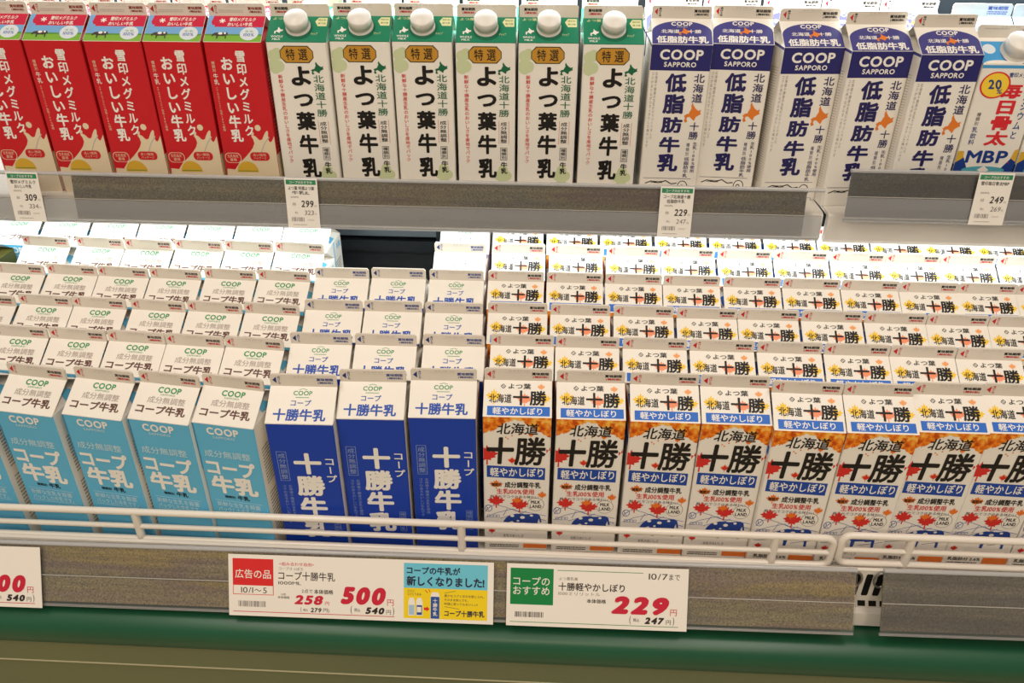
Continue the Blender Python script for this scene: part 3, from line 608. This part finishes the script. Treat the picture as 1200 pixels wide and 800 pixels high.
LF = [(LP[0][0] - 4.0, LP[0][1]), (LP[2][0] - 4.0, LP[2][1])]
LS = 11 / 1328
def LZ(x): return -3 + (x + 1000) * LS
def big_price(Pl, w, big, small, x0, x1, tax):
    Pl.text(big, x0, 32, x1, 52, PRED, 3, .07, .2); Pl.text('円', x1 + 1.5, 45, x1 + 8.5, 52, PRED, 3)
    Pl.text('(', tax - 1, 53.5, tax + .6, 63, CDK, 3); Pl.text('税込', tax + 3, 56, tax + 9.5, 60, CDK, 3); Pl.text(small, tax + 15, 54.5, tax + 36, 62, CDK, 3, .06, .2); Pl.text('円', tax + 38, 57, tax + 43, 62, CDK, 3); Pl.text(')', tax + 45, 53.5, tax + 46.6, 63, CDK, 3)
def ad_card(label, x0, w, dz, promo):
    t, mb, P = card_base(label, LF, 2, x0, w, 69, LZ(x0), 'price cards in the lower rail', LS, .967)
    P.rect(4.7, 4.4, 49.5, 45, CRED, 1); P.rect(5.4, 34.5, 48.8, 44.3, CARD, 2)
    P.text('広告の品', 7.4, 16.4, 46.8, 26.6, CARD, 3, .01); P.text('10/1', 13.7, 36.6, 27, 43, CDK, 3); P.text('〜', 28.5, 38.4, 36, 41, CDK, 3); P.text('5', 38, 36.6, 42, 43, CDK, 3)
    P.barcode(10.5, 52, 40.5, 58.5, GREY, 2, 3); P.rect(4.5, 63.8, 182, 64.5, PRED, 2)
    P.text('<組み合わせ自由>', 56, 7, 94, 11, PRED, 3); P.text('コープさっぽろ', 55.5, 12.4, 82, 16, GREY, 3)
    P.text('コープ十勝牛乳', 55, 17.3, 117, 27, CDK, 3, .008); P.text('1000ML', 55, 28.6, 80, 32.2, CDK, 3)
    P.text('2点で', 80.5, 36.5, 92.5, 41, CDK, 3); P.text('本体価格', 94, 36.4, 115, 41.6, CDK, 3, .012)
    P.text('1点', 58, 42, 63, 44.4, CDK, 3); P.text('本体価格', 54, 45.2, 67, 48.2, CDK, 3)
    P.text('258', 72, 43.5, 104, 54, PRED, 3, .05, .2); P.text('円', 106, 50, 110.5, 54, PRED, 3)
    P.text('(', 79, 57, 80, 63, CDK, 3); P.text('税込', 82, 58.6, 87, 61.6, CDK, 3); P.text('279', 90, 57.4, 102, 62.4, CDK, 3, .03, .15); P.text('円)', 104, 57.6, 110.5, 62.6, CDK, 3)
    big_price(P, w, '500', '540', 123, 172.5, 135)
    if promo:
        PB = mat('promo_blue', (110, 200, 224)); PY = mat('promo_yellow', (246, 214, 30)); PK = mat('promo_text', (40, 44, 70))
        P.rect(192, 3.3, 282.5, 31, PB, 1); P.rect(192, 31, 282.5, 65, PY, 1)
        P.text('コープの牛乳が', 195, 7, 253, 15.5, PK, 3, .03); P.text('新しくなりました!', 195, 17.5, 279, 28.5, PK, 3, .035)
        P.text('さらに', 196, 33, 204, 35.6, PK, 3); P.text('コクとうまみ', 196, 36.4, 211, 39.4, PK, 3)
        for x in (197, 205.5):
            P.poly([(x, 46), (x + 1.4, 42), (x + 5.6, 42), (x + 7, 46), (x + 7, 62), (x, 62)], CARD, 2); P.rect(x + .6, 50, x + 6.4, 61, mat('promo_pale', (170, 200, 226)) if x < 200 else mat('promo_navy', (40, 84, 160)), 3)
        P.rect(206.5, 52, 211, 58, CARD, 4)
        P.poly([(214, 52.5), (217, 52.5), (217, 51), (220, 54), (217, 57), (217, 55.5), (214, 55.5)], CRED, 2)
        P.poly([(221, 40), (222.6, 35), (229.4, 35), (231, 40), (231, 65), (221, 65)], CARD, 2); P.rect(221.3, 40, 230.7, 64.6, mat('promo_navy', (40, 84, 160)), 3); P.vtext('十勝牛乳', 223.6, 42, 228.6, 62, CARD, 4, .02)
        P.line([(215, 33), (218, 36)], .8, CRED, 2); P.line([(219, 32), (220.5, 35)], .8, CRED, 2)
        P.text('豊かなコクと甘みを感じられ、', 236, 37, 279, 40, PK, 3); P.text('そのまま飲んでも、', 236, 41.5, 262, 44.5, PK, 3); P.text('料理に使ってもおいしい!', 236, 46, 272, 49, PK, 3)
        P.line([(236, 35.6), (248, 33)], .4, PK, 2); P.line([(236, 50.6), (252, 53)], .4, PK, 2); P.text('コープ十勝牛乳', 236, 54.5, 279.5, 61.5, PK, 3, .03)
    obj('card', mb, t)
ad_card('white price card with yellow promotion panel and red 500 price', -323, 289, 0, True)
ad_card('white price card cut by the left edge of the photo, red 500 price', -709.5, 190, 0, False)
t, mb, P = card_base('white price card with green square and red 229 price', LF, 2, -30, 193, 69, LZ(-30), 'price cards in the lower rail', LS, .967)
P.rect(4, 4.6, 50, 45, CGRN, 1); P.text('コープの', 7, 14, 46, 23.4, CARD, 3, .008); P.text('おすすめ', 7, 24.8, 46, 34, CARD, 3, .008)
P.text('よつ葉乳業', 56, 13, 76, 16.6, GREY, 3); P.text('十勝軽やかしぼり', 55.5, 19, 126, 28, CDK, 3, .018); P.text('1000ミリリットル', 55.5, 29.4, 100, 33.2, GREY, 3); P.text('本体価格', 86, 36.4, 106.5, 41, CDK, 3, .015)
big_price(P, 193, '229', '247', 112, 173.5, 133); P.text('10/7', 151, 6, 171, 12.6, CDK, 3); P.text('まで', 172.5, 6, 184, 12.6, CDK, 3)
P.rect(54, 5.6, 145, 6.2, CGRN, 2); P.rect(4, 64.2, 184, 64.8, CGRN, 2); P.barcode(9.5, 53, 40, 59, CDK, 2, 5); obj('card', mb, t)
UF = [(UP[0][0] - 5, UP[0][1]), (UP[2][0] - 3.4, UP[2][1])]
URF = [(UR[0][0] - 5, UR[0][1]), (UR[2][0] - 3.4, UR[2][1])]
def tag_card(label, pts, x0, l1, l2, price, tax):
    t, mb, P = card_base(label, pts, -1.5, x0, 39, 60, 0, 'small price tags on the upper rail')
    P.rect(1.6, 2, 37.4, 7.5, mat('tag_green', (50, 140, 96)), 1); P.text('コープのおすすめ', 6, 3.2, 33, 6.4, CARD, 3, .01)
    P.text(l1, 4, 9.5, 35, 14, CDK, 3, .01)
    if l2: P.text(l2, 8, 15, 29, 19.4, CDK, 3, .01)
    P.text('1000ML', 6, 21.6, 16, 23.6, GREY, 3); P.text('本体', 7.5, 29, 11.5, 33, GREY, 3); P.text(price, 18, 26.5, 33, 34.5, CDK, 3, .02, .1); P.text('円', 34, 32, 36.4, 34.4, GREY, 3)
    P.text('税込', 9.5, 40, 13.5, 42.6, GREY, 3); P.text(tax, 21, 38.4, 32.5, 44, GREY, 3, .005, .1); P.text('円', 33.4, 41.6, 35.6, 44, GREY, 3)
    P.barcode(5, 47, 21, 52, GREY, 2, 9); P.text('251001', 24, 49, 32, 51, PALEGREY, 3); P.scribble(6, 55, 24, 57, PALEGREY, 1)
    obj('card', mb, t)
tag_card('small white price tag reading 309, under the red cartons', UF, -649, '雪印メグミルク', 'おいしい牛乳', '309', '334')
tag_card('small white price tag reading 299, under the green-topped cartons', UF, -311, 'よつ葉 特選よつ葉', '牛乳1L', '299', '323')
tag_card('small white price tag reading 229, under the purple cartons', UF, 132, 'コープ北海道十勝', '低脂肪牛乳', '229', '247')
tag_card('small white price tag reading 249, on the right upper rail', URF, 487, '雪印毎日骨太MBP', '', '249', '269')

# ---------------------------------------------------------------- wire fences
WIRE = mat('white_coated_wire', (232, 224, 212), .3, .5)
def rounded(x0, x1, z0, z1, y, r=9):
    pts = []
    for cx, cz, a in ((x1 - r, z1 - r, 0), (x0 + r, z1 - r, 90), (x0 + r, z0 + r, 180), (x1 - r, z0 + r, 270)):
        pts += [(cx + r * math.cos(math.radians(a + k * 15)), y, cz + r * math.sin(math.radians(a + k * 15))) for k in range(7)]
    return pts
def fence(label, x0, x1, ztop, posts):
    t = thing('wire_fence', label, 'fence', ORIGIN, 'wire fences of the lower shelf')
    y = 628.5
    b = MB(); b.tube(rounded(x0, x1, ztop - 38, ztop, y), 3.8, WIRE, True); obj('outer_loop', b, t)
    b = MB(); b.tube([(x0 + 1, y, ztop - 20), (x1 - 1, y, ztop - 20)], 2.9, WIRE); obj('middle_wire', b, t)
    for X in posts:
        b = MB(); b.tube([(X, y + .5, ztop + 1), (X, y + .5, ztop - 40), (X, y + .5, ztop - 64)], 4.4, WIRE); obj('post', b, t)
fence('long white wire fence in front of the blue and left maple-leaf cartons', -1000, 304, -601, (-814, -425, -79, 245))
fence('short white wire fence at right, past the gap', 312, 1000, -596, (381, 745))

# ---------------------------------------------------------------- placing the cartons
PROTO = {}
def place(kind, x, y, z, yaw, label, group):
    K = KINDS[kind]
    loc = P3(x, y, z); rot = (0, 0, math.radians(yaw))
    if kind not in PROTO:
        r = thing('milk_carton', label, 'milk carton', loc, group); r.rotation_euler = rot
        for n, me in K['parts']: obj(n, me, r)
        PROTO[kind] = r; return r
    src = PROTO[kind]; r = src.copy(); C.objects.link(r); r.location = loc; r.rotation_euler = rot; r['label'] = label; r['group'] = group
    for ch in src.children:
        c = ch.copy(); c.parent = r; C.objects.link(c)
    return r
ORD = ['first', 'second', 'third', 'fourth', 'fifth', 'sixth', 'seventh', 'eighth', 'ninth', 'tenth', 'eleventh']
NUM = ['', 'one', 'two', 'three', 'four', 'five', 'six', 'seven', 'eight', 'nine', 'ten', 'eleven']
ROWN = ['front row', 'second row', 'third row', 'fourth row', 'fifth row', 'back row']
DESC = {'blue': 'light blue milk carton with brown-lettered top', 'navy': 'dark blue milk carton with blue-lettered top', 'leaf': 'white milk carton with maple leaves',
        'red': 'red milk carton on upper shelf', 'green': 'white milk carton with screw cap and green top', 'purple': 'white milk carton with purple band'}
GRP = {'blue': 'light blue milk cartons', 'navy': 'dark blue milk cartons', 'leaf': 'maple leaf milk cartons', 'red': 'red milk cartons', 'green': 'green-topped milk cartons', 'purple': 'purple-banded milk cartons'}
def row(kind, i, z, items, rowname=None):
    n = len(items)
    for k, (x, y, a) in enumerate(items):
        pos = 'the only one' if n == 1 else '%s of %s from left' % (ORD[k], NUM[n])
        place(kind, x, y, z + .5, a, '%s, %s, %s' % (DESC[kind], rowname or ROWN[i], pos), GRP[kind])
LOW = {
    ('blue', 0): [(-590.6, 683.2, -7.5), (-516.1, 679.3, -7.5), (-444.6, 676.8, -7.5), (-375.5, 672.9, -7.5), (-309.4, 670.5, -7.5)],
    ('navy', 0): [(-237.9, 672.1, 1.0), (-170.1, 684.1, 1.5), (-99.0, 690.1, 1.5)],
    ('leaf', 0): [(-23.7, 694.8, 1.0), (49.9, 694.8, 1.0), (123.9, 694.5, 0.0), (194.3, 694.5, 0.0), (264.1, 687.0, -1.0), (334.1, 687.3, 0.0), (403.4, 692.5, 0.0), (472.8, 694.5, 0.0), (543.0, 694.5, 0.0)],
    ('blue', 1): [(-575.0, 752.0, -4.0), (-508.3, 749.2, -4.0), (-441.7, 747.0, -4.0), (-375.9, 743.4, -4.0), (-310.0, 741.2, -4.0)],
    ('navy', 1): [(-240.9, 755.0, 0.0), (-170.1, 756.3, 0.0), (-96.1, 759.4, 0.0)],
    ('leaf', 1): [(-22.0, 763.7, 0.0), (48.6, 763.8, 0.0), (121.4, 764.6, 0.0), (193.6, 764.6, 0.0), (265.5, 764.6, 0.0), (336.7, 764.6, 0.0), (406.2, 764.6, 0.0), (475.6, 763.6, 0.0)],
    ('blue', 2): [(-649.6, 818.7, -4.0), (-583.4, 821.1, -4.0), (-517.6, 818.4, -4.0), (-446.8, 815.9, -4.0), (-380.0, 815.4, -4.0), (-313.0, 815.2, -4.0)],
    ('navy', 2): [(-243.9, 828.3, 0.0), (-174.6, 829.7, 0.0), (-103.5, 829.6, 0.0)],
    ('leaf', 2): [(-29.9, 833.4, 0.0), (42.5, 833.6, 0.0), (115.4, 834.1, 0.0), (187.8, 833.4, 0.0), (257.8, 834.2, 0.0), (330.0, 834.6, 0.0), (401.4, 834.6, 0.0), (470.8, 834.6, 0.0), (540.2, 834.6, 0.0)],
    ('blue', 3): [(-651.5, 888.8, -4.0), (-585.4, 889.8, -4.0), (-519.6, 887.1, -4.0), (-453.6, 885.9, -4.0), (-386.1, 888.4, -4.0), (-319.2, 888.7, -4.0)],
    ('navy', 3): [(-250.1, 900.3, 0.0), (-180.1, 903.0, 0.0), (-108.1, 903.0, 0.0)],
    ('leaf', 3): [(-34.9, 904.3, 0.0), (37.3, 904.3, 0.0), (109.1, 904.6, 0.0), (179.4, 904.6, 0.0), (252.7, 904.3, 0.0), (323.8, 904.6, 0.0), (394.1, 904.6, 0.0), (463.5, 903.7, 0.0), (532.8, 904.6, 0.0), (602.2, 904.6, 0.0)],
    ('blue', 4): [(-656.1, 961.7, -4.0), (-583.5, 961.7, -4.0), (-517.7, 959.5, -4.0), (-451.5, 961.1, -4.0), (-385.4, 961.7, -4.0), (-318.9, 961.7, -4.0)],
    ('navy', 4): [(-110.6, 972.7, 0.0)],
    ('leaf', 4): [(-34.4, 974.6, 0.0), (39.7, 974.6, 0.0), (113.8, 974.6, 0.0), (183.9, 974.6, 0.0), (256.4, 973.6, 0.0), (328.3, 974.6, 0.0), (399.5, 973.4, 0.0), (468.9, 974.0, 0.0), (538.3, 974.6, 0.0), (609.7, 974.6, 0.0)],
    ('blue', 5): [(-732.7, 1034.0, -3.0), (-663.9, 1034.0, -3.0), (-595.4, 1034.0, -3.0), (-528.4, 1034.0, -3.0), (-460.5, 1034.0, -3.0), (-393.0, 1034.0, -3.0), (-327.0, 1034.0, -3.0)],
    ('navy', 5): [(-110.1, 1042.0, 0.0)],
    ('leaf', 5): [(-37.7, 1044.0, 0.0), (35.9, 1044.0, 0.0), (109.0, 1044.0, 0.0), (182.8, 1044.0, 0.0), (256.1, 1044.0, 0.0), (328.9, 1044.0, 0.0), (400.0, 1044.0, 0.0), (471.1, 1044.0, 0.0), (540.4, 1044.0, 0.0), (609.8, 1044.0, 0.0)],
}
for (kind, i), items in LOW.items(): row(kind, i, -670 if (kind, i) == ('blue', 0) else ZF[i], items)
UPPER = {
    'red': [(-635.9, 977.2, 1.5), (-566.4, 976.9, 1.5), (-496.8, 977.5, 1.5), (-429.5, 980.4, 1.5), (-361.0, 983.4, 1.5)],
    'green': [(-289.3, 987.6, 1.5), (-218.9, 996.9, 1.5), (-148.2, 1001.2, 1.5), (-75.6, 1000.9, 1.5), (-3.9, 1004.6, 1.5), (69.9, 1003.7, 1.5)],
    'purple': [(148.5, 1009.1, -0.6), (219.8, 1016.4, -3.0), (292.5, 1003.8, 4.0), (363.0, 990.1, 4.0), (433.4, 977.3, 4.0)],
}
for kind, items in UPPER.items():
    row(kind, 0, -369, items, 'front')
    row(kind, 1, -369, [(x - (1 if kind == 'red' else 0), max(y + 69.5, 1052 if kind == 'purple' else 0) if kind != 'purple' else 1086, 0) for x, y, a in items], 'behind')
place('bone', 507, 983, -368.5, 1, 'white milk carton with red lettering and yellow badge, beside purple cartons', 'bone-health milk cartons')
place('bone', 578, 984, -368.5, 1, 'white milk carton with red lettering, cut by the right edge', 'bone-health milk cartons')
for k, x in enumerate((507, 578, 649)):
    place('pale', x, 1056, -368.5, 0, 'pale blue milk carton behind the red-lettered ones, %s of three from left' % ORD[k], 'pale blue milk cartons')
place('olive', -762, 963, ZF[4] + .5, 0, 'olive carton at the left edge under the shelf', 'olive cartons')

# each fitting's empty stands at the base of its own parts
for o in [q for q in C.objects if q.type == 'EMPTY' and not q.parent and (q.location - ORIGIN).length < 1e-6]:
    pts = [Vector(c) for ch in o.children for c in ch.bound_box]
    lo = [min(q[i] for q in pts) for i in range(3)]; hi = [max(q[i] for q in pts) for i in range(3)]
    base = Vector(((lo[0] + hi[0]) / 2, (lo[1] + hi[1]) / 2, lo[2]))
    o.location = ORIGIN + base
    for ch in o.children: ch.location = -base
